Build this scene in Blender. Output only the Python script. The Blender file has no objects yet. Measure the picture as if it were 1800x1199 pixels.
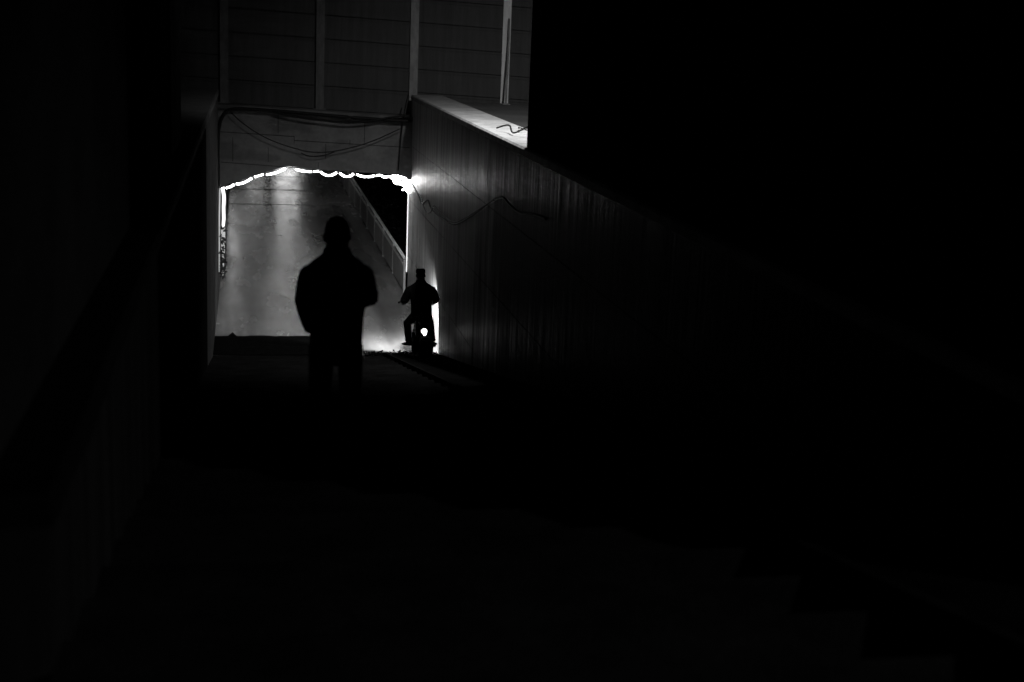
import bpy, bmesh, math, random
from mathutils import Vector, Matrix, Euler
random.seed(7)
S = bpy.context.scene
COL = S.collection
R = math.radians

# ------------------------------------------------------------------ camera
cam_d = bpy.data.cameras.new('camera'); cam = bpy.data.objects.new('camera', cam_d); COL.objects.link(cam)
cam_d.lens = 50; cam_d.sensor_width = 36; cam_d.clip_start = .1; cam_d.clip_end = 2000
cam.matrix_world = Matrix.Translation((0, 0, 5.8)) @ Matrix.Rotation(R(-10.78), 4, 'Z') @ Matrix.Rotation(R(90 - 12.38), 4, 'X') @ Matrix.Rotation(R(2.3), 4, 'Z')
cam_d.dof.use_dof = True; cam_d.dof.focus_distance = 22; cam_d.dof.aperture_fstop = 1.5
S.camera = cam

# ------------------------------------------------------------------ night sky, exposure
W = bpy.data.worlds.new('World'); S.world = W; W.use_nodes = True
wn = W.node_tree; bgn = wn.nodes['Background']
sky = wn.nodes.new('ShaderNodeTexSky'); sky.sky_type = 'NISHITA'; sky.sun_disc = False
sky.sun_elevation = R(-9); sky.sun_rotation = R(200)
rgb = wn.nodes.new('ShaderNodeRGBToBW')
wn.links.new(sky.outputs[0], rgb.inputs[0]); wn.links.new(rgb.outputs[0], bgn.inputs[0])
bgn.inputs[1].default_value = .05
S.view_settings.view_transform = 'Standard'; S.view_settings.look = 'None'
S.view_settings.exposure = 0; S.view_settings.gamma = 1
S.render.resolution_x = 1024; S.render.resolution_y = 682
S.render.engine = 'CYCLES'
S.cycles.max_bounces = 5

# street lamp head lights (real lamps of the place, see the lamp builders for their bodies)
LAMP_A = (4.4, 18.9, 10.0)      # beside the right building, over the wall top
LAMP_B = (10.6, -5.3, 8.6)      # behind the photographer, right
def spot(name, loc, target, power, angle, blend, radius):
    l = bpy.data.lights.new(name, 'SPOT'); l.energy = power; l.spot_size = R(angle); l.spot_blend = blend
    l.shadow_soft_size = radius
    o = bpy.data.objects.new(name, l); COL.objects.link(o); o.location = loc
    o.rotation_euler = (Vector(target) - Vector(loc)).to_track_quat('-Z', 'Y').to_euler()
    return o
K_A, K_B = 1700, 1600
spot('street_light_beam', LAMP_A, (6.6, 22.3, 3), K_A, 122, 1, .12)
spot('rear_light_beam', LAMP_B, (1.7, 5.4, 3.2), K_B, 30, .8, .10)

# ------------------------------------------------------------------ helpers
def tag(o, label=None, cat=None, group=None, kind=None):
    if label: o['label'] = label
    if cat: o['category'] = cat
    if group: o['group'] = group
    if kind: o['kind'] = kind
    return o
def thing(name, label, cat, loc=(0, 0, 0), group=None):
    o = bpy.data.objects.new(name, None); o.empty_display_size = .2; COL.objects.link(o); o.location = loc
    return tag(o, label, cat, group)
def wloc(o):
    v = Vector((0, 0, 0))
    while o: v = v + o.location; o = o.parent
    return v
class MB:
    def __init__(s): s.bm = bmesh.new()
    def box(s, x0, x1, y0, y1, z0, z1, bev=0):
        vs = [s.bm.verts.new((x, y, z)) for x in (x0, x1) for y in (y0, y1) for z in (z0, z1)]
        fs = [(0, 1, 3, 2), (4, 6, 7, 5), (0, 4, 5, 1), (2, 3, 7, 6), (0, 2, 6, 4), (1, 5, 7, 3)]
        F = [s.bm.faces.new([vs[i] for i in f]) for f in fs]
        if bev:
            es = list({e for f in F for e in f.edges})
            bmesh.ops.bevel(s.bm, geom=es, offset=bev, segments=2, affect='EDGES', profile=.6)
        return s
    def poly(s, pts, d):           # prism: polygon extruded by vector d
        d = Vector(d); a = [s.bm.verts.new(p) for p in pts]; b = [s.bm.verts.new(Vector(p) + d) for p in pts]
        s.bm.faces.new(a); s.bm.faces.new(b[::-1]); n = len(a)
        for i in range(n): s.bm.faces.new((a[i], b[i], b[(i + 1) % n], a[(i + 1) % n]))
        return s
    def loft(s, pts, rad, n=12, side=(1, 0, 0), closed=False):   # rad: r or (a, b) per point
        P_ = [Vector(p) for p in pts]; rings = []; side = Vector(side); m = len(P_)
        for i, p in enumerate(P_):
            if closed: t = P_[(i + 1) % m] - P_[i - 1]
            else: t = P_[min(i + 1, m - 1)] - P_[max(i - 1, 0)]
            t.normalize(); sd = side - t * side.dot(t)
            if sd.length < .05: sd = Vector((0, 1, .01)) - t * Vector((0, 1, .01)).dot(t)
            sd.normalize(); o2 = t.cross(sd)
            r = rad[i] if isinstance(rad, (list,)) else rad
            a, b = r if isinstance(r, tuple) else (r, r)
            rings.append([s.bm.verts.new(p + sd * a * math.cos(6.28318 * k / n) + o2 * b * math.sin(6.28318 * k / n)) for k in range(n)])
        rng = range(m) if closed else range(m - 1)
        for i in rng:
            A, B = rings[i], rings[(i + 1) % m]
            for k in range(n): s.bm.faces.new((A[k], A[(k + 1) % n], B[(k + 1) % n], B[k]))
        if not closed:
            s.bm.faces.new(rings[0][::-1]); s.bm.faces.new(rings[-1])
        return s
    def cyl(s, p0, p1, r0, r1=None, n=16): return s.loft([p0, p1], [r0, r0 if r1 is None else r1], n)
    def ball(s, c, r, seg=16, rot=None):
        if not isinstance(r, tuple): r = (r, r, r)
        m = Matrix.Translation(c) @ (rot.to_matrix().to_4x4() if rot else Matrix()) @ Matrix.Diagonal((*r, 1))
        bmesh.ops.create_uvsphere(s.bm, u_segments=seg, v_segments=max(6, seg * 2 // 3), radius=1, matrix=m); return s
    def build(s, name, mat, parent=None, smooth=False, remesh=0):
        bmesh.ops.recalc_face_normals(s.bm, faces=s.bm.faces)
        if parent:
            off = wloc(parent); bmesh.ops.translate(s.bm, verts=s.bm.verts, vec=-off)
        me = bpy.data.meshes.new(name); s.bm.to_mesh(me); s.bm.free()
        if smooth:
            for p in me.polygons: p.use_smooth = True
        me.materials.append(mat); o = bpy.data.objects.new(name, me); COL.objects.link(o)
        if parent: o.parent = parent
        if remesh:
            m = o.modifiers.new('remesh', 'REMESH'); m.mode = 'VOXEL'; m.voxel_size = remesh; m.use_smooth_shade = True
            m2 = o.modifiers.new('smooth', 'SMOOTH'); m2.factor = .5; m2.iterations = 4
        return o
def grid(name, mat, fn, nu, nv, parent=None, smooth=True):
    b = MB(); vs = [[b.bm.verts.new(fn(i / nu, j / nv)) for j in range(nv + 1)] for i in range(nu + 1)]
    for i in range(nu):
        for j in range(nv): b.bm.faces.new((vs[i][j], vs[i + 1][j], vs[i + 1][j + 1], vs[i][j + 1]))
    return b.build(name, mat, parent, smooth)

F_ = 2500.0
CM = cam.matrix_world.to_3x3()
def at(x, y, Y):          # picture reading -> place on the bridge face (used only to measure the drawn curve)
    d = CM @ Vector(((x - 900) / F_, -(y - 599.5) / F_, -1)); t = Y / d.y
    return Vector((0, 0, 5.8)) + d * t
# ------------------------------------------------------------------ materials (all greys: a black and white night)
def mat(name, base, rough=.7, var=.0, scale=(1, 1, 1), nscale=3, bump=0, bscale=None, bn=20, rvar=0, metal=0, spec=.5, detail=6, stains=None):
    m = bpy.data.materials.new(name); m.use_nodes = True; N = m.node_tree.nodes; L = m.node_tree.links
    p = N['Principled BSDF']; p.inputs['Base Color'].default_value = (base, base, base, 1)
    p.inputs['Roughness'].default_value = rough; p.inputs['Metallic'].default_value = metal; p.inputs['Specular IOR Level'].default_value = spec
    tc = N.new('ShaderNodeTexCoord')
    def noise(sc, ns, det=detail):
        mp = N.new('ShaderNodeMapping'); mp.inputs['Scale'].default_value = sc; L.new(tc.outputs['Object'], mp.inputs[0])
        t = N.new('ShaderNodeTexNoise'); t.inputs['Scale'].default_value = ns; t.inputs['Detail'].default_value = det
        L.new(mp.outputs[0], t.inputs['Vector']); return t.outputs['Fac']
    def rng(src, a, b, lo=.22, hi=.78):
        r = N.new('ShaderNodeMapRange'); r.interpolation_type = 'SMOOTHSTEP'; r.inputs[1].default_value = lo; r.inputs[2].default_value = hi
        r.inputs[3].default_value = a; r.inputs[4].default_value = b; L.new(src, r.inputs[0]); return r.outputs[0]
    if var:
        a = rng(noise(scale, nscale), base * (1 - var), base * (1 + var))
        b = rng(noise(tuple(q * 1.7 for q in scale), nscale * 5), 1 - var * .5, 1 + var * .5)
        mu = N.new('ShaderNodeMath'); mu.operation = 'MULTIPLY'; L.new(a, mu.inputs[0]); L.new(b, mu.inputs[1]); out = mu.outputs[0]
        for st in (stains or []):    # (scale, nscale, lo, hi, factor): worn patches with a shape of their own
            c = rng(noise(st[0], st[1], 3), 1, st[4], st[2], st[3])
            m3 = N.new('ShaderNodeMath'); m3.operation = 'MULTIPLY'; L.new(out, m3.inputs[0]); L.new(c, m3.inputs[1]); out = m3.outputs[0]
        cb = N.new('ShaderNodeCombineColor')
        for i in range(3): L.new(out, cb.inputs[i])
        L.new(cb.outputs[0], p.inputs['Base Color'])
    if rvar: L.new(rng(noise(scale, nscale * 1.6), max(.05, rough - rvar), min(1, rough + rvar)), p.inputs['Roughness'])
    if bump:
        bp = N.new('ShaderNodeBump'); bp.inputs['Strength'].default_value = 1; bp.inputs['Distance'].default_value = bump
        L.new(noise(bscale or scale, bn), bp.inputs['Height']); L.new(bp.outputs[0], p.inputs['Normal'])
    return m
def falloff_tint(m, a, b, fa, fb, ragged):     # light falloff along a wall put into its colour, edged with ragged vertical streaks
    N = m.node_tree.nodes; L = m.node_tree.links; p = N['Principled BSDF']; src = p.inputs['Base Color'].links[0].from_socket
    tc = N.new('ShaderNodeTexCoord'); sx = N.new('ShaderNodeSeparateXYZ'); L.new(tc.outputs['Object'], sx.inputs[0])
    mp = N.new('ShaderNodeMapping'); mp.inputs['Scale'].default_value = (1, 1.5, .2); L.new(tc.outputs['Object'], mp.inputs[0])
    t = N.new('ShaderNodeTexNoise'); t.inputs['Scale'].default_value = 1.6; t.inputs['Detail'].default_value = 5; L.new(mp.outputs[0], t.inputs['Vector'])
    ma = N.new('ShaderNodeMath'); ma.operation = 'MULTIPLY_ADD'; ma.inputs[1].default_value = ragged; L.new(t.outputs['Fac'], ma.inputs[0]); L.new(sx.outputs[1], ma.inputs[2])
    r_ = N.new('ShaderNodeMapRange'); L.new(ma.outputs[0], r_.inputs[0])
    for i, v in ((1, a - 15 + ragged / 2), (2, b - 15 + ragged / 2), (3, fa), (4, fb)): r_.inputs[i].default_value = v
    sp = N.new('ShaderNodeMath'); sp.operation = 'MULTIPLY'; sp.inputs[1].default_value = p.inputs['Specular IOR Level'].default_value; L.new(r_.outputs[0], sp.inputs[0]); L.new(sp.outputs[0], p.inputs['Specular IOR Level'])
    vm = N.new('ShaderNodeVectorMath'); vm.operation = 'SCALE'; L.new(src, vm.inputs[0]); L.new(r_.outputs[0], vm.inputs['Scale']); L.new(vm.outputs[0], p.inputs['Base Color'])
def glow(name, st, base=.8):
    m = bpy.data.materials.new(name); m.use_nodes = True; p = m.node_tree.nodes['Principled BSDF']
    p.inputs['Base Color'].default_value = (base,) * 3 + (1,); p.inputs['Emission Color'].default_value = (1, 1, 1, 1)
    p.inputs['Emission Strength'].default_value = st; return m
M_floor = mat('polished_concrete', .34, .26, .19, (1, .22, 1), 1.1, bump=.0022, bscale=(1, 1.3, 1), bn=7, rvar=.04, stains=[((2.0, .05, 1), 1.0, .3, .8, .42), ((.8, .5, 1), 1.2, .35, .75, .7)])
M_seam = mat('joint_filler', .22, .6)
M_ramp = mat('dark_wet_asphalt', .007, .9, .4, (1, 1, 1), 3, bump=.006, bn=60, spec=0)
M_step = mat('worn_step_stone', .012, .9, .35, (1, 1, 1), 2.5, bump=.005, bn=40, spec=0)
M_mud = mat('wet_mud', .008, .8, .3, nscale=6, bump=.01, bn=25, spec=0)
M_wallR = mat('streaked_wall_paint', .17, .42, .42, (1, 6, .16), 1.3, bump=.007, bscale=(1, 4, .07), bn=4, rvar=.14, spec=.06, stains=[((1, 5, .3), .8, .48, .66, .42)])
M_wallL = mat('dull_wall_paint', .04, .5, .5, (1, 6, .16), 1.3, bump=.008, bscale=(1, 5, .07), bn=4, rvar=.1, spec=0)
falloff_tint(M_wallR, 19.5, 28, .07, 2.4, 7); falloff_tint(M_wallL, 21.4, 21.7, .3, 2.4, .3)  # both walls darken away from the opening: light falloff put into the colour
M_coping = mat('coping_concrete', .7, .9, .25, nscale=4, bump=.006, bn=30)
falloff_tint(M_coping, 19.5, 26, 1.2, .4, 3)  # wall top dims towards the bridge: lamp falloff put into the colour
M_copingL = mat('shaded_coping_concrete', .10, .9, .25, nscale=4, bump=.006, bn=30)  # shaded copy of the coping: weaker lamplight put into the colour
falloff_tint(M_copingL, 18, 23, .04, 1, 1)  # near end coloured darker still, in place of shade
M_beam = mat('board_marked_concrete', .13, .85, .22, (1, 1, 1), 1.4, bump=.004, bn=12, stains=[((.8, 1, 1.6), 1.1, .52, .60, .72)])
M_groove = mat('groove_dirt', .012, .95, spec=0)
M_panel = mat('barrier_panel', .065, .8, .2, (6, 1, .4), 1.5, bump=.002, bn=10)
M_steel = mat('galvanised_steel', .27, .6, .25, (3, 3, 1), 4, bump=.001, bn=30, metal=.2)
M_steel3 = mat('dimmed_post_steel', .13, .7, .3, (3, 3, 1), 4, bump=.001, bn=30)  # for posts farther from the lamp: dimmer light put into the colour
M_steel2 = mat('lamplit_post_steel', .85, .5, .15, (3, 3, 1), 4, bump=.001, bn=30, metal=0)  # for the post nearest the lamp: its brightness put into the colour
M_rail = mat('painted_rail', .85, .45, .15, nscale=5)
M_railp = mat('rail_sheet', .3, .5, .2, (1, 6, .4), 2)
M_bld = mat('building_render', .014, .95, .25, nscale=1.2, bump=.004, bn=18, spec=0)
M_lit_corner = mat('lit_corner_render', .06, .95, .4, (1, 3, .2), nscale=1.2, bump=.004, bn=18, spec=0)
M_ground = mat('paving', .08, .9, .3, nscale=1, bump=.01, bn=25)
M_soil = mat('soil', .02, .95, .4, nscale=2, bump=.02, bn=14, spec=.1)
M_water = mat('dark_water', .004, .12, .2, nscale=1, bump=.004, bn=6)
M_leaf = mat('dark_leaf', .03, .6, .5, nscale=9)
M_cable = mat('cable_rubber', .008, .6, .1, nscale=9, spec=.2)
M_hrail = mat('dark_handrail', .006, .95, .2, spec=0)
M_dark = mat('black_metal', .015, .5, .2, nscale=9, spec=.2)
M_rub = mat('tyre_rubber', .012, .9, .2, nscale=20, spec=.1)
M_chrome = mat('dull_chrome', .3, .3, .1, nscale=9, metal=1)
M_cloth = mat('dark_wool', .006, .95, .3, nscale=8, bump=.003, bn=50, spec=.05)
M_cloth2 = mat('dark_trouser', .006, .95, .3, nscale=8, bump=.003, bn=50, spec=.05)
M_skin = mat('skin', .12, .6, .1, nscale=10)
M_hair = mat('hair', .012, .8, .3, nscale=40, bump=.002, bn=120, spec=.1)
M_eye = mat('eye', .5, .2, .05)
M_shoe = mat('shoe_leather', .012, .6, .1, nscale=10, spec=.2)
M_rope = glow('rope_light_glow', 18)
M_coil = glow('rope_coil_glow', 24)
M_drop = glow('rope_drop_glow', 1.3)
M_ropes = glow('rope_light_glow_soft', .35)
M_tube = glow('tube_lamp_glow', 18)
M_far = glow('far_lamp_glow', 8)
M_tail = glow('tail_lamp_glow', 3.5)
M_head = glow('head_lamp_glow', 40)
M_head2 = glow('street_lamp_glow', 25)
M_tie = mat('cable_tie', .02, .6)

# ------------------------------------------------------------------ setting
XL, XR = -.6, 3.4            # faces of the two side walls
Z1 = 4.25                    # upper ground
YB = 24.8                    # foot of the stairs
Y0 = 2.0
SPLIT = 2.45                 # stairs left of this, bike ramp right
NS = 36
tread = (YB - Y0) / NS; rise = Z1 / NS
b = MB()
pts = [(0, Y0, -.6), (0, Y0, Z1)]
z = Z1; y = Y0
prof = [(Y0, Z1)]
for i in range(NS):
    z -= rise; prof.append((Y0 + i * tread, z)) if i else prof.append((Y0, z)); prof.append((Y0 + (i + 1) * tread, z))
rows = []
vp = [(yy, zz) for yy, zz in prof]
va = [b.bm.verts.new((XL, yy, zz)) for yy, zz in vp]; vb = [b.bm.verts.new((SPLIT, yy, zz)) for yy, zz in vp]
for i in range(len(vp) - 1): b.bm.faces.new((va[i], vb[i], vb[i + 1], va[i + 1]))
st = b.build('stairs', M_step); tag(st, kind='structure')
def tread_z(yy): return Z1 - rise * (1 + min(NS - 1, max(0, int((yy - Y0) / tread))))
def ramp_z(yy): return max(0, Z1 * (YB - yy) / (YB - Y0))
b = MB()
b.poly([(SPLIT, Y0, Z1 + .0), (SPLIT, YB, .012), (SPLIT, YB, -.6), (SPLIT, Y0, -.6)], (XR - SPLIT, 0, 0))
tag(b.build('bike_ramp', M_ramp), kind='structure')
b = MB(); b.poly([(SPLIT - .06, Y0, Z1 + .06), (SPLIT - .06, YB, .05), (SPLIT - .06, YB, -.6), (SPLIT - .06, Y0, -.6)], (.055, 0, 0))
tag(b.build('kerb', M_step), kind='structure')

# underpass road: one gently uneven concrete sheet
import mathutils.noise as mn
def fl(u, v):
    x = XL + u * (XR + .12 - XL); yy = YB + v * v * 150 + v * 6
    return (x, yy, .008 * mn.noise(Vector((x * .6, yy * .25, 0))))
tag(grid('road', M_floor, fl, 24, 260), kind='structure')
b = MB()
for (xx, ya, yb) in ((.75, 40.5, 90), (1.98, 44, 90)):
    b.box(xx - .008, xx + .008, ya, yb, .0, .0125)
for yy in (46.0, 50.1, 54.4): 
    b.box(XL, 2.3 + .1 * (yy % 3), yy - .003, yy + .003, 0, .0123)
tag(b.build('road_joints', M_seam), kind='structure')
# cracked, patchy mud and drain strip at the foot of the stairs
b = MB()
xs = [XL + i * .08 for i in range(0, 31)]
far = []
for i, x in enumerate(xs):
    e = 26.35 + .12 * mn.noise(Vector((x * 2.2, 0, 3))) + .05 * mn.noise(Vector((x * 9, 0, 3)))
    if x > 1.5: e -= (x - 1.5) * 1.6
    if abs(x + .28) < .05: e += .35
    far.append(b.bm.verts.new((x, max(e, YB + .02), .0145)))
near = [b.bm.verts.new((x, YB, .0145)) for x in xs]
for i in range(len(xs) - 1): b.bm.faces.new((near[i], near[i + 1], far[i + 1], far[i]))
tag(b.build('mud', M_mud), kind='stuff')
b = MB()
for k in range(420):
    x = random.uniform(2.05, 3.38); yy = YB + random.gauss(.05, .10)
    r = random.uniform(.006, .02)
    b.ball((x, yy, max(.012, ramp_z(yy)) + r * .3), (r, r * 1.3, r * .8), 6)
tag(b.build('grit', M_mud), kind='stuff')

# upper ground blocks and lower ground
b = MB()
b.box(-120, XL - .652, -60, 30, -3, Z1); b.box(XR + .652, 120, -60, 30, -3, Z1); b.box(XL - .652, XR + .652, -60, Y0 - .003, -3, Z1)
tag(b.build('ground', M_ground), kind='structure')
b = MB()
b.box(-120, XL - .3, 48, 420, -3, -.05); b.box(9.5, 120, 30.01, 420, -3, -.05); b.box(-120, 9.5, 420.0, 900, -3, -.05); b.box(XL-.299, XR + .12, YB, 420, -3, -.03)
tag(b.build('lower_ground', M_soil), kind='structure')
b = MB(); b.box(XR + .121, 9.49, 30.01, 419.9, -3, -1.3)
tag(b.build('water', M_water), kind='structure')

# side walls
def ridged_wall(name, face, back, mb_mat, label, sgn, cmat):
    t = thing(name, label, 'wall', (face, 15, 0))
    b = MB(); lo, hi = min(face, back), max(face, back)
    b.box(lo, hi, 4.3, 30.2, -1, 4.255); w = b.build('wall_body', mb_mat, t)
    b = MB()
    n = 60; ya = 4.3; L_ = 25.9
    top = []
    for i in range(n + 1):
        y_ = ya + L_ * i / n
        j = .012 * mn.noise(Vector((y_ * 1.7, face, 0)))
        top.append((y_, j))
    V = []
    for y_, j in top:
        f = face - sgn * (.02 + j); bk = back
        V.append([b.bm.verts.new(p) for p in ((f, y_, 4.258), (f, y_, 4.335 + j * .5), (f + sgn * .02, y_, 4.36 + j * .6), (bk, y_, 4.36), (bk, y_, 4.258))])
    for i in range(n):
        for k in range(5): b.bm.faces.new((V[i][k], V[i + 1][k], V[i + 1][(k + 1) % 5], V[i][(k + 1) % 5]))
    b.bm.faces.new(V[0]); b.bm.faces.new(V[-1][::-1])
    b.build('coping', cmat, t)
    return t
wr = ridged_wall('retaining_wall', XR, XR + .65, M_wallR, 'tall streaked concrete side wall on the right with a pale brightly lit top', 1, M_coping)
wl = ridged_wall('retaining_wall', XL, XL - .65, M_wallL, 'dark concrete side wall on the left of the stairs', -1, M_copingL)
# formwork joints on right wall
b = MB()
for zz in (.95, 2.15, 3.3): b.box(XR - .003, XR + .01, 4.3, 30.1, zz - .0025, zz + .0025)
b.build('joint', M_groove, wr)

# footbridge / road bridge over the passage
SL = -.038  # falls slightly to the right
def bz(x, z): return z + SL * (x - 1.4)
br = thing('bridge', 'low concrete bridge beam crossing above the lit passage', 'bridge', (1.4, 31, 2.6))
b = MB(); ov = .0
pl = [(XL, 30, bz(XL, 3.9)), (XL, 30, 2.30)] + [tuple(at(x_, y_, 30)) for x_, y_ in ((388, 327), (413, 320.5), (445, 309), (465, 303), (504, 292), (520, 293.5), (560, 298), (600, 300.5), (660, 304.5), (700, 307.5))] + [(XR, 30, 2.60), (XR, 30, bz(XR, 3.9))]
b.poly(pl, (0, .55, 0)); b.build('beam', M_beam, br)
b = MB(); b.poly([(-14, 30.56, bz(-14, 3.9)), (-14, 30.56, bz(-14, 3.2)), (16, 30.56, bz(16, 3.2)), (16, 30.56, bz(16, 3.9))], (0, 17, 0)); b.build('deck', M_beam, br)
b = MB(); b.poly([(-14, 29.93, bz(-14, 3.985)), (-14, 29.93, bz(-14, 3.903)), (16, 29.93, bz(16, 3.903)), (16, 29.93, bz(16, 3.985))], (0, 1.1, 0)); b.build('ledge', M_beam, br)
b = MB()
def g(x0, z0, x1, z1, w=.012): b.poly([(x0, 29.997, z0 - w / 2), (x1, 29.997, z1 - w / 2), (x1, 29.997, z1 + w / 2), (x0, 29.997, z0 + w / 2)], (0, .02, 0))
def gv(x, z0, z1, w=.01): b.poly([(x - w / 2, 29.997, z0), (x + w / 2, 29.997, z0), (x + w / 2, 29.997, z1), (x - w / 2, 29.997, z1)], (0, .02, 0))
g(-.55, 3.50, .95, 3.44); g(.95, 3.36, 3.35, 3.27); g(-.55, 2.88, 1.1, 2.79)
for xx, a, c in ((.62, 3.5, 3.88), (.95, 3.30, 3.45), (.42, 2.9, 3.2), (1.6, 3.0, 3.3), (2.4, 3.35, 3.8), (-.3, 2.9, 3.4), (1.45, 2.8, 2.92), (2.1, 3.3, 3.4)): gv(xx, a, c)
b.build('board_mark', M_groove, br)
b = MB(); b.box(-14, XL - .001, 30.57, 47.5, -1, 3.2); b.build('abutment', M_beam, br)
b = MB(); b.box(9.5, 16, 30.57, 47.5, -1, 3.0); b.build('abutment', M_beam, br)

# noise barrier
nb = thing('noise_barrier', 'tall panelled noise barrier with steel posts standing above the bridge beam', 'fence', (1.5, 30.6, 3.95))
px = [1.49 + 1.965 * k for k in range(-7, 8)]
ztop = 8.2
for x in px:
    b = MB(); z0 = bz(x, 3.987)
    w = .085
    b.box(x - w, x + w, 30.47, 30.485, z0, ztop + .1); b.box(x - w, x + w, 30.685, 30.70, z0, ztop + .1); b.box(x - .012, x + .012, 30.485, 30.685, z0, ztop + .1)
    b.box(x - .13, x + .13, 30.42, 30.75, z0 - .0, z0 + .015)
    b.build('post', M_steel2 if abs(x - 5.42) < .3 else M_steel if x > 2.5 else M_steel3, nb)  # post tones step down leftwards, lamp falloff put into the colour
for x0, x1 in zip(px[:-1], px[1:]):
    b = MB(); z0 = 0
    H = .485; k = 0
    zz = 3.99
    while zz < ztop:
        za, zb = zz + .007, min(zz + H - .007, ztop)
        X0, X1 = x0 + .016, x1 - .016
        b.poly([(X0, 30.56, bz(X0, za)), (X1, 30.56, bz(X1, za)), (X1, 30.56, bz(X1, zb)), (X0, 30.56, bz(X0, zb))], (0, .10, 0))
        b.poly([(X0, 30.558, bz(X0, zb - .05)), (X1, 30.558, bz(X1, zb - .05)), (X1, 30.545, bz(X1, zb - .02)), (X1, 30.558, bz(X1, zb)), (X0, 30.558, bz(X0, zb)), (X0, 30.545, bz(X0, zb - .02))][0:2] + [(X1, 30.558, bz(X1, zb - .02)), (X0, 30.558, bz(X0, zb - .02))], (0, -.012, 0))
        zz += H
    b.poly([(X0, 30.63, bz(X0, 3.995)), (X1, 30.63, bz(X1, 3.995)), (X1, 30.63, bz(X1, ztop - .02)), (X0, 30.63, bz(X0, ztop - .02))], (0, .02, 0))
    b.build('panel', M_panel, nb)

# brace pole standing before the barrier on the wall top
bp_ = thing('prop_pole', 'thin steel prop leaning against the brightest barrier post above the wall', 'pole', (5.15, 29.6, 4.26))
b = MB(); b.loft([(5.30, 29.6, 4.25), (5.36, 29.9, 4.9), (5.42, 30.2, 5.5), (5.45, 30.42, 6.0)], .022, 8); b.build('tube', M_steel, bp_, True)
b = MB(); b.box(5.22, 5.38, 29.5, 29.7, 4.25, 4.265); b.build('foot_plate', M_steel, bp_)

# loose wires and twigs on the wall top
def cable(name, pts, r, label, cat='cable', m=M_cable, group=None, n=8, sub=8):
    P_ = [Vector(p) for p in pts]; out = []
    for i in range(len(P_) - 1):       # Catmull-Rom
        p0 = P_[max(0, i - 1)]; p1 = P_[i]; p2 = P_[i + 1]; p3 = P_[min(len(P_) - 1, i + 2)]
        for k in range(sub):
            t = k / sub
            out.append(.5 * ((2 * p1) + (p2 - p0) * t + (2 * p0 - 5 * p1 + 4 * p2 - p3) * t * t + (3 * p1 - p0 - 3 * p2 + p3) * t ** 3))
    out.append(P_[-1])
    b = MB(); b.loft(out, r, n); o = b.build(name, m, None, True); return tag(o, label, cat, group)
cable('loose_wire', [(3.52, 20.3, 4.40), (3.62, 19.9, 4.47), (3.60, 19.4, 4.40), (3.75, 19.0, 4.52), (3.68, 18.6, 4.42), (3.8, 18.1, 4.46)], .012, 'curly loose wire lying on the brightly lit end of the wall top', 'wire')
cable('loose_wire', [(3.9, 20.6, 4.375), (3.8, 20.0, 4.43), (3.9, 19.2, 4.40), (3.62, 18.4, 4.44), (3.7, 17.8, 4.38)], .008, 'thin straight wire beside the curly one on the lit wall top', 'wire')

# ------------------------------------------------------------------ buildings
def building(name, x0, x1, y0, y1, h, label):
    t = thing(name, label, 'building', ((x0 + x1) / 2, y1, Z1))
    b = MB(); b.box(x0, x1, y0, y1, Z1 + .112, h); b.build('wall', M_bld, t)
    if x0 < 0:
        b = MB(); b.box(x1 - .3, x1 + .03, y1 - 2.2, y1 + .03, Z1 + .115, h - .01); b.build('lit_corner_slab', M_lit_corner, t)  # added paler slab: lamplight on the wall corner put into its colour
    b = MB(); b.box(x0 + .02, x1 - .02, y0 - .05, y1 + .0, Z1, Z1 + .11); b.build('plinth', M_bld, t)
    b = MB(); b.box(x0 - .05, x1 + .05, y0 - .1, y1 + .05, h + .002, h + .18, .02); b.build('roof', M_coping, t)
    return t
building('building', 3.43, 17, 4.35, 17.55, 13.0, 'unlit black building standing flush with the right wall')
building('building', -16, -.8, 4.35, 17.3, 10.0, 'dim building at the upper left with one wall corner coloured as if faintly lit')

# handrail on wall near the camera
hr = thing('handrail', 'dark pipe handrail along the top of the near right wall', 'handrail', (XR - .07, 12, 4.3))
b = MB(); b.loft([(XR - .07, y_, 4.56) for y_ in (5, 8, 11, 15.6)], .022, 10); b.build('rail', M_hrail, hr, True)
for yy in (5.5, 8.1, 10.7, 13.3, 15.4):
    b = MB(); b.loft([(XR - .07, yy, 4.545), (XR - .07, yy, 4.42), (XR - .0, yy, 4.38), (XR + .03, yy, 4.365)], .012, 8); b.build('bracket', M_steel, hr, True)

# ------------------------------------------------------------------ railing beyond the wall
rl = thing('railing', 'long low panelled railing running away beside the lit road', 'railing', (3.38, 30.9, 0))
RX = 3.40; ye = 70.9
for i in range(17):
    y_ = 30.85 + i * 2.5
    b = MB(); b.box(RX - .022, RX + .022, y_ - .022, y_ + .022, -.03, .75); b.build('post', M_railp if 0 else M_rail, rl)
    if i < 16:
        b = MB(); n = 40
        vs = []
        for k in range(n + 1):
            yy = y_ + .035 + 2.43 * k / n; xo = .012 * (1 if (k // 2) % 2 else -1)
            vs.append([b.bm.verts.new((RX + xo, yy, .045)), b.bm.verts.new((RX + xo, yy, .585))])
        for k in range(n): b.bm.faces.new((vs[k][0], vs[k + 1][0], vs[k + 1][1], vs[k][1]))
        o = b.build('sheet_panel', M_railp, rl)
        sm = o.modifiers.new('t', 'SOLIDIFY'); sm.thickness = .004
b = MB(); b.loft([(RX, 30.8, .775), (RX, ye, .775)], .036, 10); b.build('top_rail', M_rail, rl, True)
b = MB(); b.box(RX - .02, RX + .02, 30.82, ye, .595, .65); b.build('middle_rail', M_rail, rl)
b = MB(); b.loft([(RX, 30.78, .775), (RX + .10, 30.74, .775)], .034, 10); b.build('end_return', M_rail, rl, True)

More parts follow.
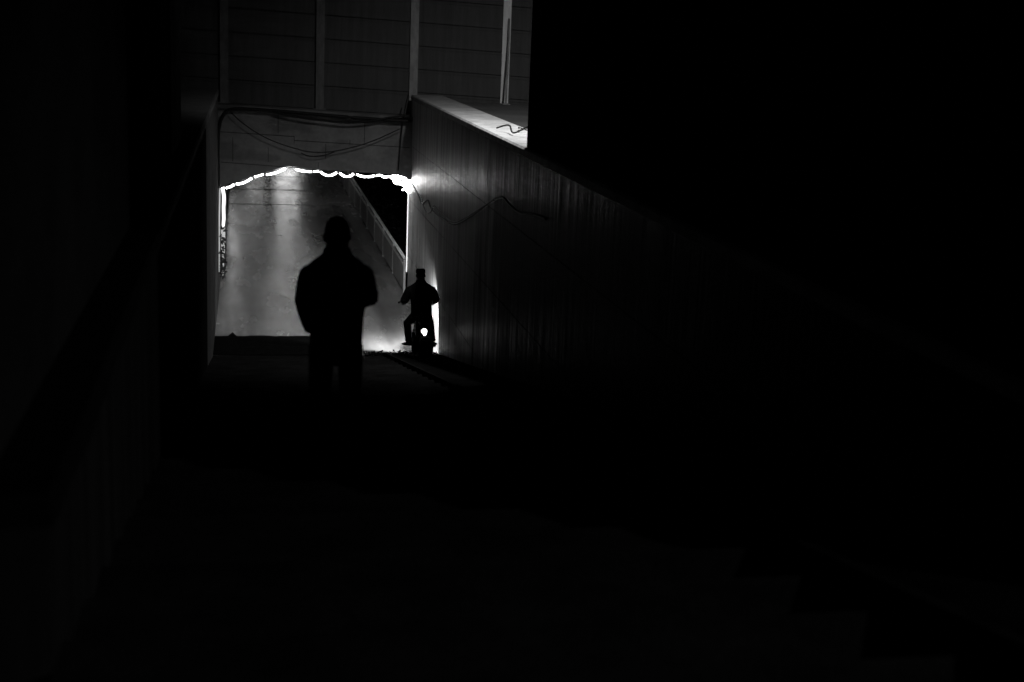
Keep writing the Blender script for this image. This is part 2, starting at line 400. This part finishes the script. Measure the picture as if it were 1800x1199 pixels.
# ------------------------------------------------------------------ rope lights
def seg(b, p0, p1, sag, r=.026, n=8):
    pts = []
    for k in range(n + 1):
        t = k / n; p = Vector(p0).lerp(Vector(p1), t); p.z -= sag * 4 * t * (1 - t); pts.append(p)
    b.loft(pts, r, 8)
YR = 30.25
rp = thing('rope_light', 'glowing rope light tied in sagging lengths along the underside of the bridge', 'rope light', (1.4, YR, 2.7))
segs = [((389, 331), (413, 324), .02), ((414, 324), (444, 312.5), .025), ((446, 311.5), (464, 306.5), .0), ((467, 307.5), (503, 295.5), .02),
        ((519, 297.5), (549, 302), .012), ((552, 302), (560, 301), 0), ((562, 302), (593, 303.5), .055), ((596, 304), (623, 305.5), .055),
        ((626, 306.5), (659, 309), .03), ((661, 309), (668, 307.5), 0), ((669, 308.5), (684, 310), .02), ((684, 310), (702, 312), .03)]
for p0, p1, sg in segs:
    u_ = 1.4 / max(2.8, abs(p1[0] - p0[0])); u_ = 0 if p1[0] - p0[0] < 10 else u_
    A_, B_ = at(*p0, YR), at(*p1, YR)
    b = MB(); seg(b, A_.lerp(B_, u_), B_.lerp(A_, u_), sg * 1.3, .019 if sg else .016); b.build('lit_length', M_rope, rp, True)
b = MB(); seg(b, at(504, 296, YR + .02), at(518, 297.5, YR + .02), -.01, .014); b.build('lit_length', M_ropes, rp, True)
for p in [(445, 311.5), (465.5, 307), (550.5, 301.5), (561, 301), (594.5, 303), (624.5, 306), (660, 308.5), (414, 323)]:
    c = at(*p, YR); b = MB(); b.loft([c + Vector((0, -.04, -.035)), c + Vector((0, -.045, .0)), c + Vector((0, -.02, .05)), c + Vector((0, .03, .10))], .014, 6); b.build('tie', M_tie, rp)
# coil in the corner
ck = thing('rope_light_coil', 'tangled bright coil of rope light in the right corner under the bridge', 'rope light', tuple(at(706, 317, YR)))
for (cx_, cy_, ra, rb, tl) in ((700, 315, .16, .05, .3), (703, 317, .13, .07, -.2), (706, 319, .11, .06, .5), (708, 316, .07, .08, 0), (716.5, 326, .05, .11, .1), (717.5, 328, .035, .13, -.1), (719, 330, .04, .08, .2)):
    c = at(cx_, cy_, YR - .02); b = MB(); pts = []
    for k in range(20):
        a = 6.28318 * k / 20
        v = Vector((ra * math.cos(a), .03 * math.sin(2 * a), rb * math.sin(a))); v.rotate(Euler((0, tl, 0))); pts.append(c + v)
    b.loft(pts, .018, 8, (0, 1, 0), closed=True); b.build('lit_loop', M_coil, ck, True)
b = MB(); seg(b, at(698, 311, YR), at(701.5, 303, YR - .03), 0, .009); b.build('loose_end', M_rope, ck, True)
b = MB(); seg(b, at(707, 333, YR), at(714, 331, YR), .02, .016); b.build('loose_end', M_rope, ck, True)
b = MB(); pts = [at(*p, YR - .05) for p in ((712, 320), (714, 312), (718, 311), (719, 316), (716, 318))]; b.loft(pts, .008, 6); b.build('lead', M_cable, ck)

vr = thing('rope_light_drop', 'bright vertical rope light hanging down beside the left wall', 'rope light', (-.5, YR, 1.3))
b = MB(); b.loft([at(x, y, YR) for x, y in ((391, 331), (394, 345), (393, 365), (393.5, 385), (392, 400))], [.032, .038, .034, .034, .03], 10); b.build('lit_bundle', M_drop, vr, True)
b = MB(); b.loft([at(x, y, YR) for x, y in ((392, 400), (392.5, 430), (391, 460), (391, 484))], [.045, .04, .035, .03], 10); b.build('lower_bundle', M_ropes, vr, True)
b = MB(); b.loft([at(x, y, YR - .03) for x, y in ((386.5, 331), (385.5, 380), (385.5, 430), (385, 478))], .013, 8); b.build('thin_length', M_ropes, vr, True)
vw = thing('rope_light_upright', 'thin vertical glow line running down the far corner of the right wall', 'rope light', (3.36, 29.9, 1.6))
b = MB(); b.loft([(3.362, 30.12, 2.4), (3.362, 30.12, 1.6), (3.362, 30.12, .6)], .012, 8); b.build('lit_length', glow('rope_upright_glow', 1.1), vw, True)

# dead creeper hanging over the left light
b = MB()
for k in range(170):
    y_ = random.uniform(398, 488); x_ = 392 + random.uniform(-4.5, 5)
    c = at(x_, y_, YR - .07 - random.random() * .05); s_ = random.uniform(.03, .085)
    if random.random() < (455 - y_) / 60: continue
    e = Euler((random.uniform(-.8, .8), random.uniform(-3, 3), random.uniform(-.8, .8)))
    q = [Vector((-.35, 0, 0)), Vector((0, .05, .5)), Vector((.35, 0, .05)), Vector((.1, -.05, -.9))]
    for v in q: v *= s_; v.rotate(e)
    b.poly([c + v for v in q], (0, .003, 0))
b.loft([at(x, y, YR - .06) for x, y in ((396, 322), (397.5, 350), (398, 400), (397, 440), (394, 487))], .01, 6)
tag(b.build('creeper', M_leaf), 'dead hanging creeper with dark leaves over the lower left rope light', 'creeper')

# ------------------------------------------------------------------ cables on the bridge and on the right wall
def bc(name, px_, r, label, Y=29.88, group='cables strung across the bridge face'):
    return cable(name, [tuple(at(x, y, Y)) for x, y in px_], r, label, group=group)
bc('cable', [(384, 330), (384, 300), (383, 260), (385, 225), (391, 205), (404, 193), (440, 192), (520, 198), (600, 205), (680, 211), (722, 213)], .035, 'thick black cable bending up the left edge and across the bridge top', 29.86)
bc('cable', [(480, 196), (530, 207), (570, 212), (610, 216), (650, 213), (690, 206), (722, 203)], .022, 'medium black cable sagging just below the thick one', 29.82)
bc('cable', [(406, 198), (430, 219), (465, 241), (505, 257), (545, 267), (580, 267), (620, 259), (660, 246), (704, 226)], .011, 'thin black cable sagging lowest across the bridge face', 29.84)
bc('cable', [(529, 269), (538, 273), (550, 275), (570, 273), (588, 267)], .012, 'short black cable loop in the middle of the bridge face', 29.86)
bc('cable', [(718, 165), (712, 190), (706, 230), (700, 300)], .012, 'thin black cable dropping at the right end of the bridge face', 29.9)
def atx(x, y, X):
    d = CM @ Vector(((x - 900) / F_, -(y - 599.5) / F_, -1)); t = X / d.x
    return Vector((0, 0, 5.8)) + d * t
g2 = 'twisted cables drooping along the right wall'
cable('wall_cable', [tuple(atx(x, y, XR - .04)) for x, y in ((724, 322), (735, 342), (742, 358), (752, 352), (758, 366), (770, 378), (786, 390), (801, 394), (816, 388), (838, 374), (858, 357), (882, 347), (896, 360), (914, 374), (936, 376), (960, 385))], .014, 'wavy black cable drooping across the upper right wall, the longer one', group=g2)
cable('wall_cable', [tuple(atx(x, y, XR - .07)) for x, y in ((733, 338), (740, 345), (748, 371), (757, 373), (763, 362), (772, 371), (786, 385), (800, 391), (822, 381), (840, 369), (856, 359), (868, 352))], .009, 'thinner zigzag black cable twisted round the longer wall cable', group=g2)

# ------------------------------------------------------------------ lamps
def street_lamp(loc_base, head, label, spread):
    t = thing('street_lamp', label, 'street lamp', loc_base)
    x, y, z = loc_base; hx, hy, hz = head
    b = MB(); b.loft([(x, y, z), (x, y, z + .35), (x, y, z + .4), (x, y, hz - .2)], [.09, .09, .06, .04], 12); b.build('pole', M_steel, t, True)
    b = MB(); b.loft([(x, y, hz - .25), (x + (hx - x) * .3, y + (hy - y) * .3, hz + .12), (hx, hy, hz + .18)], [.035, .03, .03], 10); b.build('arm', M_steel, t, True)
    b = MB(); b.loft([(hx - (hx - x) * .15, hy, hz + .19), (hx, hy, hz + .17)], [.08, .1], 12); b.box(hx - .22, hx + .22, hy - .14, hy + .14, hz + .10, hz + .2, .02); hd = b.build('head', M_steel, t)
    b = MB(); b.box(hx - .16, hx + .16, hy - .09, hy + .09, hz + .082, hz + .098); b.build('lens', M_head2, hd)
street_lamp((6.3, 19.2, Z1), LAMP_A, 'street lamp behind the black building that lights the wall top', 0)
street_lamp((11.8, -5.6, Z1), LAMP_B, 'street lamp standing behind the photographer', 0)

for k, (y_, x_, w_) in enumerate(((36.0, 1.2, .6), (46.8, 1.6, .9))):
    t = thing('tube_lamp', ('first' if k == 0 else 'second') + ' tube lamp fixed under the bridge deck', 'lamp', (x_, y_, 3.2), 'tube lamps under the bridge deck')
    b = MB(); b.box(x_ - w_ - .04, x_ + w_ + .04, y_ - .05, y_ + .05, bz(x_, 3.12), 3.1 + .12); b.build('housing', M_steel, t)
    b = MB(); b.loft([(x_ - w_, y_, bz(x_, 3.09)), (x_ + w_, y_, bz(x_, 3.09))], .025, 10, (0, 1, 0)); b.build('tube', M_tube, t, True)
def post_lamp(x, y, z, w, h, st, label):
    t = thing('path_lamp', label, 'lamp', (x - w / 2 - .25, y, 0), 'path lamps beyond the bridge')
    b = MB(); b.loft([(x - w / 2 - .25, y, -.05), (x - w / 2 - .25, y, z + h)], .05, 12); b.build('pole', M_steel, t, True)
    b = MB(); b.box(x - w / 2 - .26, x + w / 2, y - .03, y + .03, z + h + .01, z + h + .06); b.build('arm', M_steel, t)
    b = MB(); b.box(x - w / 2, x + w / 2, y - .1, y + .1, z, z + h, .03); b.build('lantern', st, t)
post_lamp(2.05, 76, 2.5, 1.05, 1.1, M_far, 'wide lantern standing far up the road whose glow the floor reflects')
post_lamp(-.66, 60, 3.5, .34, 1.0, M_far, 'narrow lantern beside the left edge of the road beyond the bridge')
post_lamp(.4, 88, 3.6, .8, .8, glow('far_lamp_glow_dim', 7), 'dimmer farther lantern on the left of the road')

# weeds by the canal
b = MB()
for k in range(900):
    y_ = random.uniform(38, 60); x_ = random.uniform(3.7, 4.6) + (y_ - 38) * .02
    z_ = -.6 + random.random() ** 2 * 1.0; s_ = random.uniform(.04, .12)
    e = Euler((random.uniform(0, 6), random.uniform(0, 6), random.uniform(0, 6)))
    q = [Vector((-.3, 0, 0)), Vector((0, 0, .5)), Vector((.3, 0, 0)), Vector((0, 0, -.9))]
    for v in q: v *= s_; v.rotate(e)
    f = [b.bm.verts.new(Vector((x_, y_, z_)) + v) for v in q]; b.bm.faces.new(f)
tag(b.build('weeds', M_leaf), kind='stuff')
b = MB(); b.poly([(3.53, 30.3, -1.35), (3.53, 30.3, -.05), (4.2, 30.3, -.25), (5.0, 30.3, -1.35)], (0, 110, 0)); tag(b.build('bank', M_soil), kind='structure')

# ------------------------------------------------------------------ people
def hand(b, w, d, nrm, curl=.5, side=1):
    """palm + four jointed fingers of unequal length + thumb. w wrist, d pointing, nrm palm normal (curl side)"""
    w = Vector(w); d = Vector(d).normalized(); nrm = Vector(nrm); nrm = (nrm - d * nrm.dot(d)).normalized(); s = d.cross(nrm) * side
    b.loft([w - d * .03, w + d * .01, w + d * .045, w + d * .085, w + d * .095], [(.024, .019), (.028, .018), (.038, .015), (.040, .013), (.036, .010)], 12, s)
    for i, (o, l) in enumerate(((.031, .070), (.0105, .080), (-.0105, .074), (-.031, .058))):
        p = w + d * .085 + s * o; a = 0; pts = [p - d * .02, p]; dirv = d.copy()
        for j, q in enumerate((.45, .3, .25)):
            a += curl * (.9, 1.1, .8)[j] * (1 + .07 * i)
            dirv = d * math.cos(a) + nrm * math.sin(a); p = p + dirv * l * q; pts.append(p)
        b.loft(pts, [.0095, .0095, .0088, .008, .006], 8, s)
    p = w + d * .02 + s * .03; pts = [p - s * .01, p + d * .02 + s * .018 + nrm * .008, p + d * .045 + s * .024 + nrm * .022, p + d * .062 + s * .018 + nrm * .034]
    b.loft(pts, [.013, .0115, .010, .007], 8, s)

def head(b, c, s=1.0):
    c = Vector(c)                       # c = centre of skull, face towards +Y
    b.ball(c + Vector((0, -.005, .02)) * s, (.077 * s, .097 * s, .098 * s), 24)
    b.ball(c + Vector((0, .025, -.045)) * s, (.062 * s, .070 * s, .075 * s), 20)
    b.ball(c + Vector((0, .055, -.090)) * s, (.030 * s, .030 * s, .022 * s), 12)
    b.loft([c + Vector((0, .088, .015)) * s, c + Vector((0, .108, -.02)) * s, c + Vector((0, .102, -.035)) * s], [.009 * s, .015 * s, .016 * s], 8)
    b.loft([c + Vector((-.05, .075, .025)) * s, c + Vector((0, .096, .028)) * s, c + Vector((.05, .075, .025)) * s], .010 * s, 8, (0, 0, 1))
    b.loft([c + Vector((-.022, .086, -.057)) * s, c + Vector((0, .095, -.056)) * s, c + Vector((.022, .086, -.057)) * s], .007 * s, 8, (0, 0, 1))
    b.loft([c + Vector((-.020, .084, -.069)) * s, c + Vector((0, .093, -.070)) * s, c + Vector((.020, .084, -.069)) * s], .008 * s, 8, (0, 0, 1))
    for q in (-1, 1): b.ball(c + Vector((q * .077, -.005, -.012)) * s, (.010 * s, .020 * s, .032 * s), 12, Euler((0.2, 0, q * .35)))
def mix(a, c, t): return Vector(a).lerp(Vector(c), t)

def person(name, label, J, root_loc, rz=0, cap=False, coat_len=True):
    t = thing(name, label, 'person')
    hc = Vector(J['head'])
    b = MB(); head(b, hc, J.get('hs', 1))
    b.loft([hc + Vector((0, -.02, -.03)), mix(hc, J['neck'], .6) + Vector((0, -.01, 0)), J['neck'], mix(J['neck'], J['chest'], .3)], [(.072, .066), (.074, .068), (.077, .069), (.10, .07)], 14)
    b.loft([mix(J['neck'], J['chest'], .15), mix(J['neck'], J['chest'], .45), J['chest'], J['waist'], J['hip']], [(.09, .07), (.155, .09), (.15, .10), (.130, .095), (.128, .095)], 18)
    for q in (0, 1):
        sh, el, wr_ = J['sh'][q], J['el'][q], J['wr'][q]
        b.loft([sh, mix(sh, el, .4), el, mix(el, wr_, .35), wr_], [.052, .048, .040, .040, .025], 12)
        hd = J['hand'][q]; hand(b, wr_, hd[0], hd[1], hd[2], hd[3])
        hp, kn, an = J['hp'][q], J['kn'][q], J['an'][q]
        b.loft([hp, mix(hp, kn, .4), kn, mix(kn, an, .3), an], [.085, .075, .055, .055, .036], 14)
        fd = Vector(J['foot'][q]); b.loft([Vector(an) - fd * .05 + Vector((0, 0, -.035)), Vector(an) + fd * .06 + Vector((0, 0, -.045)), Vector(an) + fd * .16 + Vector((0, 0, -.055))], [(.035, .03), (.04, .028), (.035, .014)], 12)
    body = b.build('body', M_skin, t, True, remesh=.0055)
    for q in (-1, 1):
        b = MB(); b.ball(hc + Vector((q * .031, .078, .008)), .0125, 12); b.build('eye', M_eye, t, True)
    # coat
    b = MB(); ct = J['coat']
    for q in (0, 1): b.ball(Vector(J['sh'][q]) + Vector((0, 0, -.012)), (.074, .078, .074), 18)
    b.loft([c for c, r in ct], [r for c, r in ct], 28)
    for q in (0, 1):
        sh, el, wr_ = J['sh'][q], J['el'][q], J['wr'][q]; f = J.get('slv', 1)
        b.loft([mix(sh, el, .02), mix(sh, el, .3), mix(sh, el, .7), el, mix(el, wr_, .3), mix(el, wr_, .7), mix(el, wr_, .96)], [.070 * f, .073 * f, .066 * f, .063 * f, .060 * f, .053 * f, .045 * f], 16)
        for _ in range(3):    # cloth folds at the elbow
            u = random.uniform(.75, 1.0); p = mix(sh, el, u); b.ball(p + Vector((random.uniform(-.012, .012),) * 3), (.058 * f, .058 * f, .03), 12)
    if 'collar' in J:
        n_, r_ = J['collar']; b.loft([Vector(n_) + Vector((r_ * math.cos(a_ * .3927), r_ * .95 * math.sin(a_ * .3927), 0)) for a_ in range(16)], [(.018, .026)] * 16, 8, (0, 0, 1), closed=True)
    b.build('coat', M_cloth, t, True, remesh=.007)
    b = MB()
    for q in (0, 1):
        hp, kn, an = J['hp'][q], J['kn'][q], J['an'][q]; f = J.get('trs', 1)
        b.loft([mix(hp, J['hip'], .4) + Vector((0, 0, .03)), hp, mix(hp, kn, .5), kn, mix(kn, an, .5), mix(kn, an, .85), mix(kn, an, .97)], [.10 * f, .10 * f, .09 * f, .075 * f, .072 * f, .068 * f, .072 * f], 16)
    b.loft([Vector(J['hip']) + Vector((0, 0, -.06)), Vector(J['hip']) + Vector((0, 0, .12))], [(.142, .110), (.142, .108)], 20)
    b.build('trousers', M_cloth2, t, True, remesh=.008)
    for q in (0, 1):
        an = Vector(J['an'][q]); fd = Vector(J['foot'][q]); zf = Vector((0, 0, 1)); b = MB()
        b.loft([an + Vector((0, 0, .02)), an + Vector((0, 0, -.02)) - fd * .01], [.045, .048], 12)
        b.loft([an - fd * .075 + Vector((0, 0, -.045)), an - fd * .05 + Vector((0, 0, -.04)), an + fd * .05 + Vector((0, 0, -.045)), an + fd * .13 + Vector((0, 0, -.055)), an + fd * .19 + Vector((0, 0, -.062))], [(.025, .02), (.038, .038), (.044, .034), (.046, .024), (.028, .014)], 14, fd.cross(zf))
        b.build('shoe', M_shoe, t, True, remesh=.006)
    if cap:
        b = MB(); c = hc + Vector((0, -.004, .035)); b.loft([c, c + Vector((0, 0, .035)), c + Vector((0, .004, .068)), c + Vector((0, .004, .080))], [(.086, .104), (.085, .103), (.079, .096), (.055, .070)], 24)
        cp = b.build('cap', M_cloth, t, True); b = MB(); b.loft([c + Vector((0, .08, .008)), c + Vector((0, .12, .004)), c + Vector((0, .155, -.008))], [(.075, .006), (.068, .006), (.035, .005)], 16); b.build('peak', M_cloth, cp, True)
        b = MB(); b.ball(hc + Vector((0, -.022, .005)), (.081, .088, .07), 20); b.build('hair', M_hair, t, True)
    else:
        b = MB(); b.ball(hc + Vector((0, -.014, .032)), (.080, .098, .092), 24); b.ball(hc + Vector((0, -.035, -.02)), (.076, .068, .070), 16); b.ball(hc + Vector((0, -.030, -.065)), (.072, .060, .055), 16)
        b.build('hair', M_hair, t, True, remesh=.006)
    t.location = root_loc; t.rotation_euler.z = rz; t.scale = (J.get('scale', 1),) * 3
    return t
walk_y = 9.0
gz = tread_z(walk_y)
V = Vector
JM = dict(head=(.0, .035, 1.600), neck=(.0, 0, 1.475), chest=(0, -.01, 1.26), waist=(0, 0, 1.07), hip=(0, 0, .94),
          sh=[(-.166, -.01, 1.36), (.158, -.01, 1.365)], el=[(-.202, -.04, 1.20), (.196, -.05, 1.225)], wr=[(-.150, .10, .985), (.12, .19, 1.165)],
          hand=[((.25, .5, -.75), (1, .1, .2), .5, 1), ((-.75, .55, .1), (0, -.6, -.6), .75, -1)],
          hp=[(-.088, 0, .90), (.088, 0, .90)], kn=[(-.100, .03, .50), (.098, .0, .50)], an=[(-.108, -.01, .085), (.112, -.05, .085)],
          foot=[(-.12, .99, 0), (.15, .98, 0)], scale=1.023, slv=1.0, trs=.84, collar=((0, .004, 1.515), .064),
          coat=[(V((0, 0, .80)), (.160, .130)), (V((0, 0, .84)), (.164, .134)), (V((0, 0, .96)), (.166, .138)), (V((0, .01, 1.08)), (.172, .145)), (V((0, 0, 1.20)), (.186, .138)), (V((0, -.01, 1.32)), (.196, .125)), (V((0, -.01, 1.375)), (.198, .108)), (V((0, -.01, 1.415)), (.182, .098)), (V((0, -.008, 1.450)), (.148, .090)), (V((0, -.006, 1.482)), (.104, .084)), (V((0, 0, 1.508)), (.082, .078)), (V((0, .005, 1.525)), (.076, .074))])
person('person', 'man in a dark coat seen from behind, walking down the stairs with arms bent', JM, (.56, walk_y, gz))

# rider (local z measured from the road)
JR = dict(head=(.0, .12, 1.440), neck=(.0, .07, 1.315), chest=(0, .03, 1.10), waist=(0, -.03, .90), hip=(0, -.08, .77),
          sh=[(-.182, .05, 1.195), (.182, .05, 1.195)], el=[(-.275, .14, 1.00), (.275, .14, 1.02)], wr=[(-.265, .43, .945), (.265, .43, .945)],
          hand=[((.12, .75, -.1), (0, -.2, -1), .95, 1), ((-.12, .75, -.1), (0, -.2, -1), .95, -1)],
          hp=[(-.10, -.04, .74), (.10, -.04, .74)], kn=[(-.215, .30, .585), (.205, .30, .585)], an=[(-.20, .12, .27), (.225, .12, .27)],
          foot=[(-.45, .89, 0), (.45, .89, 0)], slv=1.18, trs=.86, collar=((0, .08, 1.345), .064),
          coat=[(V((0, -.10, .68)), (.175, .15)), (V((0, -.09, .72)), (.185, .16)), (V((0, -.05, .88)), (.182, .150)), (V((0, .01, 1.02)), (.190, .145)), (V((0, .035, 1.14)), (.212, .130)), (V((0, .05, 1.215)), (.215, .112)), (V((0, .06, 1.262)), (.185, .098)), (V((0, .068, 1.298)), (.125, .086)), (V((0, .08, 1.33)), (.084, .078)), (V((0, .085, 1.35)), (.074, .072))])
BX, BY = 2.99, 24.25
person('person', 'rider in a flat cap seen from behind, sitting on the motorbike with elbows out', JR, (BX, BY, .09), 0, cap=True).rotation_euler.x = -.12

# ------------------------------------------------------------------ motorbike (local, forward +Y, origin under the seat)
mbk = thing('motorbike', 'small motorbike with a glowing round tail lamp beside the right wall', 'motorbike')
def wheel(yc, r, w):
    b = MB(); pts = [(0, yc + (r - w * .5) * math.cos(a * .19635), r + (r - w * .5) * math.sin(a * .19635)) for a in range(32)]
    b.loft(pts, [(w * .5, w * .5)] * 32, 10, (1, 0, 0), closed=True); wh = b.build('wheel', M_rub, mbk, True)
    b = MB(); rr = r - w * 1.0; pts = [(0, yc + rr * math.cos(a * .19635), r + rr * math.sin(a * .19635)) for a in range(32)]
    b.loft(pts, [(w * .38, .012)] * 32, 8, (1, 0, 0), closed=True); b.build('rim', M_chrome, wh, True)
    b = MB(); b.cyl((-.055, yc, r), (.055, yc, r), .038)
    b.build('hub', M_chrome, wh, True)
    b = MB()
    for k in range(18):
        a = k * .349; b.cyl(((-1) ** k * .03, yc + .03 * math.cos(a), r + .03 * math.sin(a)), (0, yc + rr * math.cos(a + .25), r + rr * math.sin(a + .25)), .0025, n=5)
    b.build('spokes', M_chrome, wh)
RY, FY = -.42, .82; WR = .30
wheel(RY, WR, .105); wheel(FY, WR, .085)
def part(nm, m, f, sm=True, parent=None):
    b = MB(); f(b); return b.build(nm, m, parent or mbk, sm)
part('frame', M_dark, lambda b: (b.loft([(0, .62, .86), (0, .45, .70), (0, .38, .36), (0, .05, .30), (0, -.1, .45)], .024, 10), b.loft([(0, .60, .82), (0, .2, .72), (0, -.25, .66), (0, -.62, .68)], .026, 10)))
for q in (-1, 1):
    part('fork', M_chrome, lambda b: b.loft([(q * .085, FY, WR), (q * .085, .72, .58), (q * .085, .60, .92)], [.026, .026, .02], 10))
    part('shock_absorber', M_chrome, lambda b: b.loft([(q * .11, RY + .03, WR + .03), (q * .11, RY + .12, .48), (q * .10, RY + .20, .66)], [.018, .032, .028], 10))
    part('swing_arm', M_dark, lambda b: b.loft([(q * .09, RY, WR), (q * .08, 0, .34)], .018, 8))
    part('foot_peg', M_dark, lambda b: b.loft([(q * .08, .16, .235), (q * .25, .16, .235)], .014, 8))
    part('indicator', M_dark, lambda b: (b.loft([(q * .05, RY - .22, .50), (q * .11, RY - .22, .50)], .007, 6), b.ball((q * .13, RY - .22, .50), (.024, .024, .022), 10)))
    part('mirror', M_dark, lambda b: (b.loft([(q * .20, .50, .93), (q * .23, .47, 1.00)], .006, 6), b.ball((q * .235, .47, 1.0), (.03, .01, .02), 12)))
part('engine', M_dark, lambda b: (b.box(-.11, .11, .06, .36, .24, .46, .03), b.loft([(0, .24, .42), (0, .30, .62)], [(.075, .07), (.08, .07)], 14), b.cyl((-.14, .15, .33), (.14, .15, .33), .09)), False)
part('tank', M_dark, lambda b: b.loft([(0, .58, .80), (0, .48, .82), (0, .30, .81), (0, .12, .76)], [(.06, .05), (.13, .09), (.14, .09), (.09, .05)], 18))
part('seat', M_rub, lambda b: b.loft([(0, .14, .72), (0, 0, .73), (0, -.3, .735), (0, -.55, .75), (0, -.62, .75)], [(.08, .03), (.12, .045), (.13, .05), (.11, .045), (.07, .03)], 16))
part('rear_mudguard', M_dark, lambda b: b.loft([(0, RY + .2, .62), (0, RY, .655), (0, RY - .18, .60), (0, RY - .27, .46), (0, RY - .30, .36)], [(.085, .015), (.09, .015), (.09, .015), (.085, .012), (.08, .01)], 14))
part('front_mudguard', M_dark, lambda b: b.loft([(0, FY - .27, .52), (0, FY - .12, .62), (0, FY + .08, .635), (0, FY + .24, .55)], [(.06, .01)] * 4, 14))
part('side_cover', M_dark, lambda b: b.loft([(0, .08, .55), (0, -.12, .56), (0, -.30, .58)], [(.12, .08), (.145, .09), (.10, .05)], 14))
part('exhaust', M_chrome, lambda b: b.loft([(.10, .38, .40), (.13, .30, .24), (.145, .05, .21), (.15, -.15, .24), (.155, -.62, .28), (.155, -.64, .28)], [.022, .022, .024, .04, .045, .03], 12))
part('saddle_bag', M_cloth, lambda b: b.box(-.20, -.105, RY - .16, RY + .14, .12, .38, .03), False)
part('mud_flap', M_rub, lambda b: b.loft([(0, RY - .29, .42), (0, RY - .30, .25), (0, RY - .31, .09)], [(.10, .006), (.135, .006), (.12, .006)], 20))
part('number_plate', M_dark, lambda b: b.box(-.09, .09, RY - .325, RY - .315, .22, .36, .004), False)
hb = part('handlebar', M_chrome, lambda b: b.loft([(-.34, .50, .92), (-.22, .55, .94), (-.08, .60, .93), (.08, .60, .93), (.22, .55, .94), (.34, .50, .92)], .013, 10))
for q in (-1, 1): part('grip', M_rub, lambda b: b.loft([(q * .22, .545, .938), (q * .35, .495, .918)], .019, 10), parent=hb)
tl = part('tail_light', M_dark, lambda b: b.cyl((-.03, RY - .24, .51), (-.03, RY - .305, .51), .064, .062, 20), False)
part('lens', M_tail, lambda b: (b.ball((-.03, RY - .31, .518), (.05, .02, .046), 20), b.ball((-.022, RY - .308, .49), (.034, .018, .05), 16)), parent=tl)
part('added_beam_blocker', M_dark, lambda b: b.loft([(-.02, .77, .88), (-.04, .86, .885), (-.05, .95, .87)], [(.09, .004), (.11, .004), (.10, .004)], 16))  # added plate that keeps the headlight off the barrier
hl = part('headlight', M_dark, lambda b: b.loft([(0, .66, .80), (0, .72, .80), (0, .79, .80)], [.04, .085, .09], 18))
part('lens', M_head, lambda b: b.ball((0, .79, .80), (.075, .018, .075), 18), parent=hl)
mbk.location = (BX, BY, .10); mbk.rotation_euler.x = -.12
# headlight's own light
pl_ = bpy.data.lights.new('headlight_beam', 'SPOT'); pl_.energy = 175; pl_.spot_size = R(160); pl_.spot_blend = .15; pl_.shadow_soft_size = .03
po = bpy.data.objects.new('headlight_beam', pl_); COL.objects.link(po); po.location = (0, .83, .80); po.parent = mbk
po.rotation_euler = Vector((.22, 1, -.42)).to_track_quat('-Z', 'Y').to_euler()
